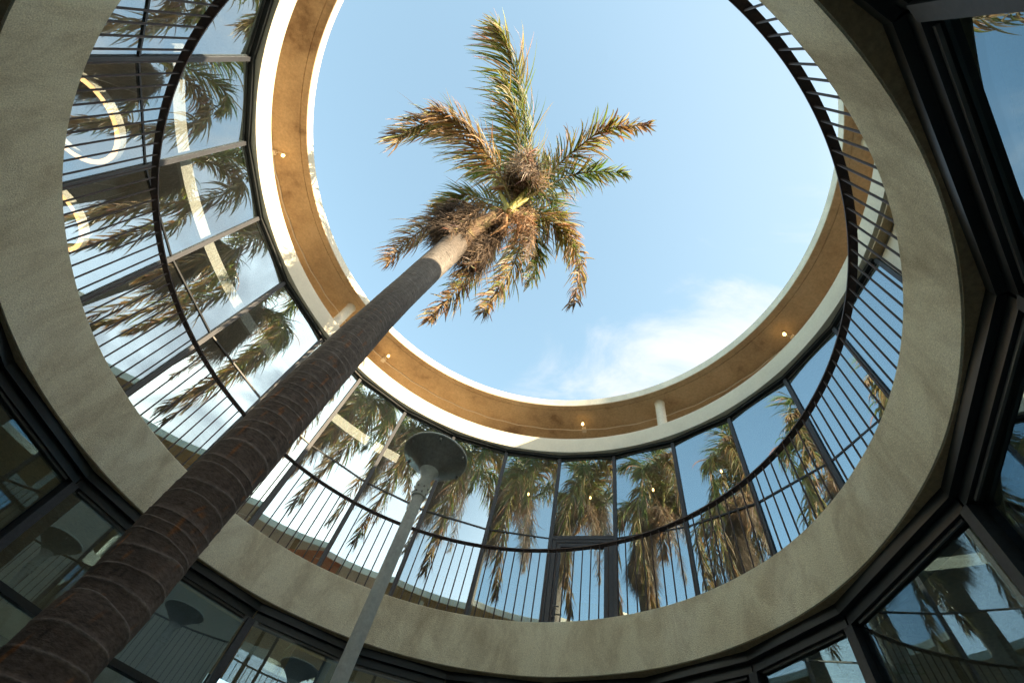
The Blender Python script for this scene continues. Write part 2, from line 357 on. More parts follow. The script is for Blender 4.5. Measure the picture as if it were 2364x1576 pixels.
# solid plaster wall on the near side
sw = link('plaster_wall', lathe([(2.318, 1.119), (2.318, 3.375), (2.42, 3.375), (2.42, 1.119)], *UP, a0=290.2, a1=346.0, n=60), M['cream'])
tagit(sw, 'curved pale plaster wall beside the end of the upper glazing', 'wall')
rec = thing('recessed_soffit', 'brown ribbed recess under the cream band above the plaster wall', 'recess', W3(2.3, -0.7, 3.38))
for k in range(2):
    r0 = 2.246+k*0.035
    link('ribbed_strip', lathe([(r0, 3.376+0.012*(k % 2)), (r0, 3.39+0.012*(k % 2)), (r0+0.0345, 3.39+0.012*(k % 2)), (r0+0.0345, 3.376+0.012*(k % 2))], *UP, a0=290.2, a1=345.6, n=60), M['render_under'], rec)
adopt(rec)

# ------------------------------------------------------------------ roof edge band, roof and floating canopy ring
pb = thing('roof_edge_band', 'cream plaster band directly above the upper glass wall', 'parapet', (0, 0, EYE+3.4414*S))
link('fascia', lathe([(2.243, 3.4414), (2.243, 3.631), (2.246, 3.6335), (2.34, 3.6335), (2.34, 3.4414)], *UP, n=288), M['cream'], pb)
link('roof_deck', lathe([(2.3405, 3.50), (2.3405, 3.612), (6.6, 3.612), (6.6, 3.50)], *UP, n=144), M['roof'], pb)
link('ceiling', lathe([(2.3405, 3.46), (2.3405, 3.499), (6.6, 3.499), (6.6, 3.46)], *UP, n=144), M['ceil'], pb)
adopt(pb)
cn = thing('canopy_ring', 'floating round concrete canopy with cream edge framing the sky', 'canopy', (0, 0, EYE+4.2*S))
link('edge_fascia', lathe([(2.268, 4.203), (2.268, 4.300), (2.274, 4.306), (2.36, 4.306), (2.36, 4.203)], *UP, n=288), M['cream_edge'], cn)
link('slab', lathe([(2.270, 4.196), (2.270, 4.2025), (2.361, 4.2025), (2.361, 4.290), (5.4, 4.290), (5.4, 4.196), (2.334, 4.196), (2.334, 4.2005), (2.326, 4.2005), (2.326, 4.196)], *UP, n=288), M['concrete'], cn)  # unseen outer part widened to keep the sun off the roof deck
for k in range(30):
    a = 4+12*k; c0, c1 = pol(2.345, a, UP), pol(3.7, a+1.5*sin(k*2.3), UP); rd = (c1-c0).normalized(); td = Vector((-rd.y, rd.x))*0.0035
    q = [c0-td, c1-td, c1+td, c0+td]
    link('formwork_joint', box_pts([W3(v.x, v.y, 4.1945) for v in q]+[W3(v.x, v.y, 4.1975) for v in q]), M['concrete'], cn)
for a in (134.2, 42.9, -29.2, -100, 205):
    c = pol(2.44, a, UP)
    cm = tube([W3(c.x, c.y, 3.6125), W3(c.x, c.y, 4.18), W3(c.x, c.y, 4.1957)], [0.088, 0.088, 0.098], 32)
    link('column', cm, M['cream_edge'], cn)
adopt(cn)
# cable and bare bulbs under the canopy
ca = link('electric_cable', tube([(lambda v: W3(v.x, v.y, 4.190))(pol(2.612+0.006*sin(i*1.7), a, UP)) for i, a in enumerate(range(-40, 216, 2))], 0.012, 6), M['brass'])
tagit(ca, 'thin pale cable clipped in a curve along the canopy underside', 'cable')
bl = ['bare bulb on a short arm at the far left of the canopy underside', 'glowing bare bulb on a short arm just right of the palm trunk under the canopy',
      'bare bulb on a short arm under the lowest part of the canopy in the picture', 'bare bulb on a short arm under the right side of the canopy']
for k, (a, lbl) in enumerate(zip((172.05, 118.8, 63.1, 10.2), bl)):
    e = thing('bulb_lamp', lbl, 'lamp', group='bare bulb lamps under the canopy')
    c = pol(2.600, a, UP); e.location = W3(c.x, c.y, 4.19)
    rd = Vector((cos(rad(a)), sin(rad(a)))); td = Vector((-rd.y, rd.x))
    q = [c-rd*0.028-td*0.022, c+rd*0.028-td*0.022, c+rd*0.028+td*0.022, c-rd*0.028+td*0.022]
    link('junction_box', box_pts([W3(v.x, v.y, 4.160) for v in q]+[W3(v.x, v.y, 4.1955) for v in q]), M['brass'], e)
    p0, p1, p2, p3 = c-rd*0.029, c-rd*0.07+td*0.012, c-rd*0.10+td*0.004, c-rd*0.128
    link('arm', tube([W3(p0.x, p0.y, 4.178), W3(p1.x, p1.y, 4.168), W3(p2.x, p2.y, 4.172), W3(p3.x, p3.y, 4.160)], 0.006, 8), M['brass'], e)
    link('socket', tube([W3(p3.x, p3.y, 4.166), W3(p3.x, p3.y, 4.146)], [0.014, 0.019], 12), M['brass'], e)
    link('bulb', tube([W3(p3.x, p3.y, 4.1455), W3(p3.x, p3.y, 4.136), W3(p3.x, p3.y, 4.124), W3(p3.x, p3.y, 4.114), W3(p3.x, p3.y, 4.110)], [0.012, 0.022, 0.026, 0.017, 0.004], 12), M['glow'], e)
    adopt(e)

# ------------------------------------------------------------------ lower glazed wall
GA = [-65.8, -42.6, -19.55, 2.98, 19.4, 37.6, 56.0, 74.8, 93.5, 112.3, 131.0, 149.8, 170.7, 191.5, 212.0, 233.0, 254.0, 274.0, 294.2]
lw = thing('lower_glass_wall', 'dark faceted glass wall with heavy black frames below the balcony', 'glass wall', (0, 0, 0))
RG = 1.388; GF = -0.749
for i, a in enumerate(GA[:-1]):
    c = pol(RG, a); rdir = Vector((cos(rad(a)), sin(rad(a)))); tdir = Vector((-rdir.y, rdir.x))
    w, dpt = 0.016, 0.060; c = c+rdir*0.012
    q = [c-tdir*w, c+tdir*w, c+tdir*w+rdir*dpt, c-tdir*w+rdir*dpt]
    link('mullion', box_pts([W3(v.x, v.y, GF) for v in q]+[W3(v.x, v.y, 0.934) for v in q]), M['frame'], lw)
for i in range(len(GA)-1):
    a, b = pol(RG, GA[i]), pol(RG, GA[i+1]); t = (b-a).normalized()
    link('head_frame', bar(a, b, 0.0, 0.10, 0.966, 0.9980), M['frame_dark'], lw)
    link('inner_head_frame', bar(a, b, 0.018, 0.085, 0.9345, 0.9655), M['frame_dark'], lw)
    link('head_bead', bar(a+t*0.03, b-t*0.03, 0.028, 0.034, 0.926, 0.934), M['bead'], lw)
    link('transom', bar(a+t*0.017, b-t*0.017, 0.022, 0.062, 0.588, 0.610), M['frame_dark'], lw)
    link('sill_frame', bar(a+t*0.017, b-t*0.017, 0.022, 0.062, GF, GF+0.05), M['frame_dark'], lw)
    link('pane', tilt_pane(a+t*0.0175, b-t*0.0175, 0.040, 0.046, 0.6105, 0.9255), M['glass_low'], lw)
    link('pane', tilt_pane(a+t*0.0175, b-t*0.0175, 0.040, 0.046, GF+0.0505, 0.5875), M['glass_low'], lw)

# roller blinds behind some ground-floor panes
for (i, lbl, f0, f1) in ((10, 'grey roller blind behind the lower glass just right of the palm trunk base', 0.02, 0.99),
                 (9, 'narrow grey roller blind behind the lower glass beside the grey lamp post', 0.10, 0.50)):
    a, b = pol(RG, GA[i-1]), pol(RG, GA[i]); d = b-a
    o = link('roller_blind', bar(a+d*f0, a+d*f1, 0.10, 0.105, GF+0.1, 0.93), M['blind']); tagit(o, lbl, 'blind')

# ------------------------------------------------------------------ interiors
iw = thing('upper_room', 'curved taupe room wall seen dimly behind the upper glass', 'room wall', W3(0, 0, 1.12))
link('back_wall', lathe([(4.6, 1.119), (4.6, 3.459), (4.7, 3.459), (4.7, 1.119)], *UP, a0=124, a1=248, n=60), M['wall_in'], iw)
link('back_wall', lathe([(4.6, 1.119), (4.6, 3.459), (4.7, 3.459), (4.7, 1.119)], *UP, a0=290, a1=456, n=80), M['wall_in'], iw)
for a in (248.5, 262, 276, 289.5):
    link('window_post', bar(pol(4.6, a-0.35, UP), pol(4.6, a+0.35, UP), 0, 0.06, 1.12, 3.459), M['frame_dark'], iw)
sl = bar(Vector((-0.012, 0)), Vector((0.012, 0)), 0, 0.03, 1.2, 3.3)
for v in sl.vertices: v.co.z = v.co.z
for k in range(150):
    a = 58+k*0.52
    if 96 < a < 124: continue
    c = pol(4.555, a, UP)
    o = link('slat', sl, M['slat'], iw); o.location = (c.x*S, c.y*S, 0); o.rotation_euler = (0, 0, rad(a-90))
for a in (96.5, 103, 110, 117, 123.5):
    c0, c1 = pol(4.6, a-0.35, UP), pol(4.6, a+0.35, UP)
    link('window_post', bar(c0, c1, 0, 0.06, -0.748, 3.459), M['frame_dark'], iw)
for h_ in (-0.70, 0.98, 1.75, 2.6):
    link('window_rail', bar(pol(4.6, 96.5, UP), pol(4.6, 110, UP), 0.01, 0.05, h_, h_+0.05), M['frame_dark'], iw)
    link('window_rail', bar(pol(4.6, 110, UP), pol(4.6, 123.5, UP), 0.01, 0.05, h_, h_+0.05), M['frame_dark'], iw)
adopt(iw)
bulk = link('curved_bulkhead', lathe([(2.50, 2.975), (2.50, 3.08), (2.53, 3.08), (2.53, 2.975)], *UP, a0=104, a1=192, n=60), M['white'])
tagit(bulk, 'white curved ceiling bulkhead strip seen through the left upper glass', 'bulkhead')
lr = thing('lower_room', 'dark curved room wall seen dimly behind the lower glass', 'room wall', W3(0, 0, -0.75))
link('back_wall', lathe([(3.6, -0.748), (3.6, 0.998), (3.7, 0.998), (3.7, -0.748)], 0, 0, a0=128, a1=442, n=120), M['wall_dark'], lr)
adopt(lr)
# ring pendants
for (px, py, h, lbl) in ((178, 272, 2.75, 'upper of the two large glowing ring pendants behind the left glass'),
                         (106, 496, 2.75, 'lower of the two large glowing ring pendants behind the left glass')):
    c = at(px, py, h); e = thing('ring_pendant', lbl, 'pendant lamp', c, 'glowing ring pendants in the upper room')
    R_ = 0.265*S
    def rg(prof):
        vs, fs = [], []; n = 64; k = len(prof)
        for i in range(n):
            a = 2*pi*i/n
            for r, z in prof: vs.append((r*cos(a), r*sin(a), z))
        for i in range(n):
            for j in range(k): fs.append((i*k+j, ((i+1) % n)*k+j, ((i+1) % n)*k+(j+1) % k, i*k+(j+1) % k))
        me = mesh(vs, fs); bm = bmesh.new(); bm.from_mesh(me); bmesh.ops.recalc_face_normals(bm, faces=bm.faces); bm.to_mesh(me); bm.free(); autosmooth(me); return me
    link('housing', rg([(R_-0.028, 0.0), (R_-0.028, 0.085), (R_+0.028, 0.085), (R_+0.028, 0.0)]), M['white'], e)
    link('diffuser', rg([(R_-0.028, -0.008), (R_-0.028, -0.001), (R_+0.026, -0.001), (R_+0.026, -0.008)]), M['ring_glow'], e)
    top = (3.459-h)*S
    for k in range(3):
        a = 2*pi*k/3+0.5
        link('wire', tube([(R_*cos(a), R_*sin(a), 0.0855), (0.05*cos(a), 0.05*sin(a), top)], 0.004, 6), M['white'], e)
# small glowing ceiling lamps in the upper room behind the bottom panes
cl_ = ['first small glowing ceiling globe left of the door, behind the upper glass', 'small glowing ceiling globe directly above the glazed door',
       'small glowing ceiling globe one pane right of the door', 'small glowing ceiling globe two panes right of the door']
for (px, py), lbl in zip([(1220, 1140), (1363, 1148), (1508, 1130), (1665, 1087)], cl_):
    c = at(px, py, 3.36); e = thing('ceiling_globe', lbl, 'lamp', c, 'small ceiling globes in the upper room')
    link('globe', tube([(0, 0, -0.03), (0, 0, -0.024), (0, 0, 0), (0, 0, 0.024), (0, 0, 0.03)], [0.004, 0.013, 0.018, 0.013, 0.006], 12), M['globe'], e)
    link('stem', tube([(0, 0, 0.03), (0, 0, 0.178)], 0.006, 6), M['bead'], e)
# signs and a red seat seen through the upper glass
def hang_board(name, px, py, h, w_, hh, parts_, lbl, cat):
    c = at(px, py, h); e = thing(name, lbl, cat, c)
    d = (Vector((c.x, c.y, 0))-Vector((CAM[0]*S, CAM[1]*S, 0))).normalized(); ang = math.atan2(d.y, d.x)-pi/2
    e.rotation_euler = (0, 0, ang)
    for (nm, x0, x1, z0, z1, y, mm_) in parts_:
        me = box_pts([(x0*w_, y, z0*hh), (x1*w_, y, z0*hh), (x1*w_, y+0.01, z0*hh), (x0*w_, y+0.01, z0*hh), (x0*w_, y, z1*hh), (x1*w_, y, z1*hh), (x1*w_, y+0.01, z1*hh), (x0*w_, y+0.01, z1*hh)])
        link(nm, me, mm_, e)
    link('hanger', tube([(0, 0.02, hh), (0, 0.02, (3.459-h)*S)], 0.005, 6), M['bead'], e)
    return e
hang_board('fire_sign', 826, 1240, 2.9, 0.20, 0.5,
    [('board', -0.5, 0.5, 0.42, 1, 0, M['sign_red']), ('board', -0.5, 0.5, 0.0, 0.38, 0, M['sign_green']), ('letter_bar', -0.35, 0.1, 0.62, 0.66, -0.006, M['sign_white']), ('letter_bar', -0.1, 0.38, 0.74, 0.78, -0.006, M['sign_white']), ('letter_bar', -0.38, 0.35, 0.08, 0.12, -0.006, M['sign_white']), ('letter_bar', -0.38, 0.35, 0.24, 0.28, -0.006, M['sign_white'])],
    'small hanging sign, red above green, left of the street lamp post', 'sign')
hang_board('exit_sign', 745, 1233, 2.75, 0.62, 0.16,
    [('board', -0.5, -0.02, 0, 1, 0, M['sign_green']), ('board', 0.02, 0.5, 0, 1, 0, M['sign_green']), ('face', -0.45, -0.07, 0.14, 0.86, -0.006, M['sign_white']), ('face', 0.07, 0.45, 0.14, 0.86, -0.006, M['sign_white'])],
    'long green and white hanging sign behind the upper glass left of the lamp post', 'sign')
c = at(722, 1292, 2.35)
rs = thing('hanging_banner', 'red cloth shape low behind the upper glass beside the palm trunk', 'banner', c)
link('cloth', mesh([(-0.5, 0.1, 0.1), (0.25, -0.15, 0.16), (0.52, -0.25, 0.05), (0.45, -0.2, -0.42), (0.1, -0.05, -0.36), (-0.2, 0.05, -0.2), (-0.5, 0.12, 0.08), (0.25, -0.13, 0.15), (0.52, -0.23, 0.04), (0.45, -0.18, -0.43), (0.1, -0.03, -0.37), (-0.2, 0.07, -0.21)],
     [(0, 1, 2, 3, 4, 5), (11, 10, 9, 8, 7, 6)]+[(i, (i+1) % 6, 6+(i+1) % 6, 6+i) for i in range(6)]), M['red'], rs)

# ------------------------------------------------------------------ street lamp
az_ = rad(95.6); lx, ly = CAM[0]+1.4*cos(az_), CAM[1]+1.4*sin(az_)
def lp(r, h, n=24, ph=0): return None
lamp = thing('street_lamp', 'grey green courtyard lamp with a dark fluted mushroom head', 'street lamp', W3(lx, ly, -0.75))
def lz(prof, n=40, flute=0.0):
    vs, fs = [], []; k = len(prof)
    for i in range(n):
        a = 2*pi*i/n
        for j, (r, h) in enumerate(prof):
            rr = r*(1+(flute if (i % 2) else -flute)*(1 if 0 < j < k-1 else 0)) if flute else r
            vs.append((rr*S*cos(a), rr*S*sin(a), h*S))
    for i in range(n):
        for j in range(k-1): fs.append((i*k+j, ((i+1) % n)*k+j, ((i+1) % n)*k+j+1, i*k+j+1))
    me = mesh(vs, fs); bm = bmesh.new(); bm.from_mesh(me); bmesh.ops.recalc_face_normals(bm, faces=bm.faces); bm.to_mesh(me); bm.free()
    autosmooth(me, 45); return me
B = 0.75
link('pole', lz([(0.0001, 0), (0.05, 0.0), (0.05, 0.02), (0.024, 0.03), (0.0215, 0.12), (0.0195, B+1.045), (0.0001, B+1.045)]), M['post'], lamp)
link('collar', lz([(0.0198, B+1.040), (0.0245, B+1.042), (0.0255, B+1.085), (0.027, B+1.092), (0.0255, B+1.100), (0.022, B+1.108), (0.0205, B+1.12), (0.024, B+1.138), (0.036, B+1.160), (0.0001, B+1.163)]), M['post'], lamp)
sh = link('lamp_shade', lz([(0.036, B+1.1605), (0.052, B+1.178), (0.074, B+1.198), (0.098, B+1.217), (0.119, B+1.230), (0.121, B+1.232)], 96, 0.016), M['shade'], lamp)
link('lamp_lid', lz([(0.121, B+1.2325), (0.1245, B+1.234), (0.1235, B+1.240), (0.06, B+1.262), (0.0001, B+1.270)], 64), M['post'], lamp)
bs = tube([(0, 0, 0), (0.006, 0, 0)], 0.006, 8)
for k in range(8):
    a = 2*pi*(k+0.3)/8
    for (r_, h_) in ((0.0247, 1.052), (0.0252, 1.074)):
        o = link('bolt', bs, M['shade'], lamp); o.location = (r_*S*cos(a), r_*S*sin(a), (B+h_)*S); o.rotation_euler = (0, 0, a)
for k in range(6):
    a = 2*pi*(k+0.5)/6
    o = link('clip', bs, M['frame_dark'], lamp); o.location = (0.112*S*cos(a), 0.112*S*sin(a), (B+1.224)*S-0.004); o.scale = (2.2, 2.2, 2.2)

# ------------------------------------------------------------------ palm
KP = 1.19
PX, PY = CAM[0]-0.642*KP, CAM[1]+1.244*KP
def atp(px, py, h): return at(px, py, h*KP)
palm = thing('palm_tree', 'tall palm with ringed leaning trunk and wind-blown browning crown', 'palm tree', W3(PX, PY, -0.75))
TZ = [(118, 1530, 0.30), (250, 1400, 0.42), (400, 1230, 0.61), (560, 1060, 0.865), (700, 910, 1.19), (850, 755, 1.715), (940, 668, 2.19), (1000, 612, 2.62), (1050, 566, 3.10)]
TP = [W3(PX, PY, -0.75), W3(PX, PY, -0.1)]+[atp(*q) for q in TZ]
TR = [0.108, 0.090, 0.084, 0.083, 0.084, 0.084, 0.083, 0.079, 0.078, 0.084, 0.092]
TRm = [r*S*KP for r in TR]
def spline(P, s):   # catmull-rom through P, s in 0..len-1
    i = min(int(s), len(P)-2); f = s-i
    a = P[max(i-1, 0)]; b = P[i]; c = P[i+1]; d = P[min(i+2, len(P)-1)]
    return 0.5*((2*b)+(c-a)*f+(2*a-5*b+4*c-d)*f*f+(3*b-a-3*c+d)*f**3)
# resample by arc length
dense = []; 
for k in range(2001):
    s = k/2000*(len(TP)-1); i = min(int(s), len(TP)-2); f = s-i
    dense.append((spline(TP, s), TRm[i]*(1-f)+TRm[i+1]*f))
arc = [0]
for k in range(1, len(dense)): arc.append(arc[-1]+(dense[k][0]-dense[k-1][0]).length)
L = arc[-1]
def samp(d):
    lo, hi = 0, len(arc)-1
    while hi-lo > 1:
        mi = (lo+hi)//2
        if arc[mi] < d: lo = mi
        else: hi = mi
    f = (d-arc[lo])/max(1e-9, arc[hi]-arc[lo]); return dense[lo][0].lerp(dense[hi][0], f), dense[lo][1]*(1-f)+dense[hi][1]*f
vs, fs, cols = [], [], []; NS = 72; rows = []
d = 0.0
while d < L:
    sp = 0.086*U(0.62, 1.4)
    if d > 0.55*L: sp *= 0.8
    amp = 0.0032 if d < 0.5*L else 0.002
    tilt = U(-0.028, 0.028)
    for (off, am, cc) in ((0.0, 0.0, -0.25), (0.15, 0.15*amp, 0.0), (0.45, 0.2*amp, 0.0), (0.74, 0.4*amp, 0.0), (0.83, 0.7*amp, 0.25), (0.88, 1.2*amp, 1.0), (0.93, 1.15*amp, 0.9), (0.97, 0.3*amp, 0.0)):
        rows.append((d+off*sp, am, cc, tilt, d/L))
    d += sp
x0 = Vector((1, 0, 0))
seedv = Vector((3.1, 1.7, 9.2))
for (dd, am, cc, tl, fr) in rows:
    dd = min(dd, L-0.0005); P_, R_ = samp(dd); T_ = (samp(min(dd+0.02, L))[0]-samp(max(dd-0.02, 0))[0]).normalized()
    x = (x0-T_*x0.dot(T_)).normalized(); y = T_.cross(x)
    for j in range(NS):
        a = 2*pi*j/NS; dirv = x*cos(a)+y*sin(a)
        nb = noise.noise(Vector((cos(a)*1.6, sin(a)*1.6, dd*1.4))+seedv)
        nf = noise.noise(Vector((cos(a)*7, sin(a)*7, dd*9)))
        wav = 0.010*noise.noise(Vector((cos(a)*1.1, sin(a)*1.1, dd*7)))
        vs.append(P_+dirv*(R_+am+0.006*nb+0.0025*nf)+T_*(tl*cos(a+fr*60)+wav))
        lowf = min(1, max(0, (fr-0.42)/0.35))
        base = Vector((0.125, 0.088, 0.070)).lerp(Vector((0.145, 0.135, 0.125)), lowf)
        base = base.lerp(Vector((0.085, 0.072, 0.062)), min(1, max(0, (fr-0.86)/0.08)))  # sunlit trunk top toned down: crown shade put into the bark colour
        sh_ = 1+0.35*nb+0.25*nf
        ln = cc*(0.6+0.5*noise.noise(Vector((cos(a)*3, sin(a)*3, dd*5+4))))
        cvec = base*sh_+Vector((0.12, 0.11, 0.10))*max(0, ln)*(1-0.3*lowf)+Vector((-0.03, -0.03, -0.03))*max(0, -ln)
        fl = noise.noise(Vector((cos(a)*5+7, sin(a)*5, dd*7.5)))+0.6*noise.noise(Vector((cos(a)*14+7, sin(a)*14, dd*20)))
        if fl > 0.52 and lowf < 0.8: cvec = cvec.lerp(Vector((0.30, 0.12, 0.045)), min(1, (fl-0.52)*5)*(1-lowf))
        if fl < -0.80: cvec = cvec.lerp(Vector((0.02, 0.012, 0.01)), 0.7)
        cols.append((max(0.01, cvec.x), max(0.01, cvec.y), max(0.01, cvec.z), 1))
nr = len(rows)
for i in range(nr-1):
    for j in range(NS):
        j2 = (j+1) % NS; fs.append((i*NS+j, i*NS+j2, (i+1)*NS+j2, (i+1)*NS+j))
me = mesh(vs, fs, True)
ca_ = me.color_attributes.new('Col', 'FLOAT_COLOR', 'POINT'); ca_.data.foreach_set('color', [c_ for q in cols for c_ in q])
def attr_mat(name, rough, trans=0.0, bump=None, scale_noise=None):
    ma = bpy.data.materials.new(name); ma.use_nodes = True; t = ma.node_tree; b = t.nodes['Principled BSDF']
    at_ = N(t, 'ShaderNodeVertexColor'); at_.layer_name = 'Col'
    src = at_.outputs[0]
    if scale_noise:
        g = N(t, 'ShaderNodeTexCoord'); mp_ = N(t, 'ShaderNodeMapping'); mp_.inputs['Scale'].default_value = scale_noise
        n = N(t, 'ShaderNodeTexNoise'); n.inputs['Scale'].default_value = 1; n.inputs['Detail'].default_value = 6; n.inputs['Roughness'].default_value = 0.7
        t.links.new(g.outputs['Object'], mp_.inputs[0]); t.links.new(mp_.outputs[0], n.inputs['Vector'])
        r_ = N(t, 'ShaderNodeMapRange'); r_.inputs['From Min'].default_value = 0.3; r_.inputs['From Max'].default_value = 0.7; r_.inputs['To Min'].default_value = 0.5; r_.inputs['To Max'].default_value = 1.5
        t.links.new(n.outputs['Fac'], r_.inputs['Value'])
        mu = N(t, 'ShaderNodeMix', data_type='RGBA', blend_type='MULTIPLY'); mu.inputs['Factor'].default_value = 1
        t.links.new(src, mu.inputs['A']); t.links.new(r_.outputs[0], mu.inputs['B']); src = mu.outputs['Result']
        bp = N(t, 'ShaderNodeBump'); bp.inputs['Strength'].default_value = 0.7; bp.inputs['Distance'].default_value = 0.006
        t.links.new(n.outputs['Fac'], bp.inputs['Height']); t.links.new(bp.outputs[0], b.inputs['Normal'])
    t.links.new(src, b.inputs['Base Color']); b.inputs['Roughness'].default_value = rough
    if trans:
        o = [n for n in t.nodes if n.type == 'OUTPUT_MATERIAL'][0]
        tr = N(t, 'ShaderNodeBsdfTranslucent'); ms_ = N(t, 'ShaderNodeMixShader'); ms_.inputs[0].default_value = trans
        hs = N(t, 'ShaderNodeHueSaturation'); hs.inputs['Saturation'].default_value = 1.05; hs.inputs['Value'].default_value = 1.7
        t.links.new(src, hs.inputs['Color']); t.links.new(hs.outputs[0], tr.inputs['Color'])
        t.links.new(b.outputs[0], ms_.inputs[1]); t.links.new(tr.outputs[0], ms_.inputs[2]); t.links.new(ms_.outputs[0], o.inputs[0])
    return ma
M['bark'] = attr_mat('palm_bark', 0.9, scale_noise=(30, 30, 75))
M['leaf'] = attr_mat('palm_leaflets', 0.45, 0.38)
M['fibre'] = attr_mat('palm_fibre', 0.8, 0.1)
link('trunk', me, M['bark'], palm)

GREEN = [(0.035, 0.075, 0.014), (0.06, 0.115, 0.02), (0.10, 0.155, 0.03), (0.15, 0.19, 0.055)]
YEL = [(0.17, 0.19, 0.035), (0.24, 0.21, 0.06), (0.11, 0.145, 0.028), (0.18, 0.135, 0.045), (0.07, 0.11, 0.02)]
BRN = [(0.13, 0.075, 0.036), (0.19, 0.12, 0.055), (0.075, 0.045, 0.028), (0.34, 0.25, 0.16), (0.21, 0.11, 0.035), (0.17, 0.14, 0.05)]
GRY = [(0.13, 0.095, 0.07), (0.20, 0.155, 0.12), (0.08, 0.055, 0.04), (0.28, 0.22, 0.17)]
def ribbon(vs, fs, cols, P, wdir, widths, col, tipcol=None, fold=0.25):
    """leaf blade: two-sided folded strip, cross-section a shallow V"""
    b = len(vs); n = len(P)
    for i, p in enumerate(P):
        t = (P[min(i+1, n-1)]-P[max(i-1, 0)]).normalized()
        w = (wdir-t*wdir.dot(t))
        if w.length < 1e-4: w = t.orthogonal()
        w.normalize(); nn = t.cross(w)
        vs.append(p-w*widths[i]); vs.append(p+nn*widths[i]*fold); vs.append(p+w*widths[i])
        f = i/(n-1); cc = col if tipcol is None else tuple(col[k]*(1-f)+tipcol[k]*f for k in range(3))
        cols.extend([(*cc, 1)]*3)
    for i in range(n-1):
        q = b+i*3
        fs.append((q, q+1, q+4, q+3)); fs.append((q+1, q+2, q+5, q+4))
G = Vector((0, 0, -1))
WIND = Vector((-0.80, 0.30, 0)).normalized()
def frond(ctrl, lmax, n, pal_a, pal_b, droop=0.6, wind=0.25, bare=0.12, curl=0.3, start_w=0.022, ratio=0.0, side=1.0, lw=0.016):
    """ctrl: metre points base->tip; leaflets change from palette a to palette b along the length"""
    vs, fs, cols = [], [], []
    Pn = len(ctrl)-1
    NR = 26; R_ = [spline(ctrl, k/NR*Pn) for k in range(NR+1)]
    rb = len(vs)
    tm = tube(R_, [start_w*(1-k/NR)**0.8+0.0025 for k in range(NR+1)], 6)
    vs += [v.co.copy() for v in tm.vertices]; fs += [tuple(p.vertices) for p in tm.polygons]
    ra, rb_ = (0.20, 0.19, 0.06), (0.22, 0.15, 0.08)
    for v in range(len(vs)):
        f = (v//6)/NR; cols.append((ra[0]*(1-f)+rb_[0]*f, ra[1]*(1-f)+rb_[1]*f, ra[2]*(1-f)+rb_[2]*f, 1))
    n = int(n*1.12); lmax *= 1.12
    for i in range(n):
        s = bare+(1-bare)*(i+U(-0.4, 0.4))/n; s = min(0.999, max(bare, s))
        p = spline(ctrl, s*Pn); t = (spline(ctrl, min(1, s+0.02)*Pn)-spline(ctrl, max(0, s-0.02)*Pn)).normalized()
        sd = t.cross(Vector((0, 0, 1)))
        if sd.length < 0.1: sd = t.orthogonal()
        sd.normalize(); upv = sd.cross(t)
        prof = (0.35+0.65*min(1, (s-bare)/0.22))*(1-0.62*max(0, (s-0.62)/0.38)**1.4)
        for sg in (-1, 1):
            if rnd() < 0.04: continue
            Ln = lmax*prof*U(0.75, 1.12)
            ang = rad(U(38, 68)-32*s)
            dirv = (t*cos(ang)+sd*sg*sin(ang)*side+upv*U(-0.35, 0.45)).normalized()
            k = 6; P = [p+dirv*0.004]; dcur = dirv.copy(); dr = droop*U(0.6, 1.5); wd = wind*U(0.2, 1.6)
            jit = Vector((U(-1, 1), U(-1, 1), U(-1, 1)))*curl*0.12
            for q in range(k):
                dcur = (dcur+G*dr*0.30*(0.4+q*0.3)+WIND*wd*0.22+jit*(1+q*0.5)).normalized()
                P.append(P[-1]+dcur*Ln/k)
            f = min(1, max(0, s*1.05-0.05+U(-0.25, 0.25)+ratio))
            c_ = random.choice(pal_b if rnd() < f else pal_a)
            v_ = U(0.75, 1.3); c_ = tuple(x*v_ for x in c_)
            tip = tuple(x*U(0.9, 1.7) for x in random.choice(BRN+GRY)) if rnd() < 0.6 else c_
            wmax = lw*U(0.7, 1.15)
            ribbon(vs, fs, cols, P, t if rnd() < 0.7 else upv, [wmax*w for w in (0.5, 0.95, 1.0, 0.9, 0.7, 0.42, 0.05)], c_, tip, U(0.2, 0.7))
    me = mesh(vs, fs)
    a_ = me.color_attributes.new('Col', 'FLOAT_COLOR', 'POINT'); a_.data.foreach_set('color', [c_ for q in cols for c_ in q])
    return link('frond', me, M['leaf'], palm)
CR = (1185, 478, 4.6)
def fr(*q): return [at(*c_) for c_ in q]
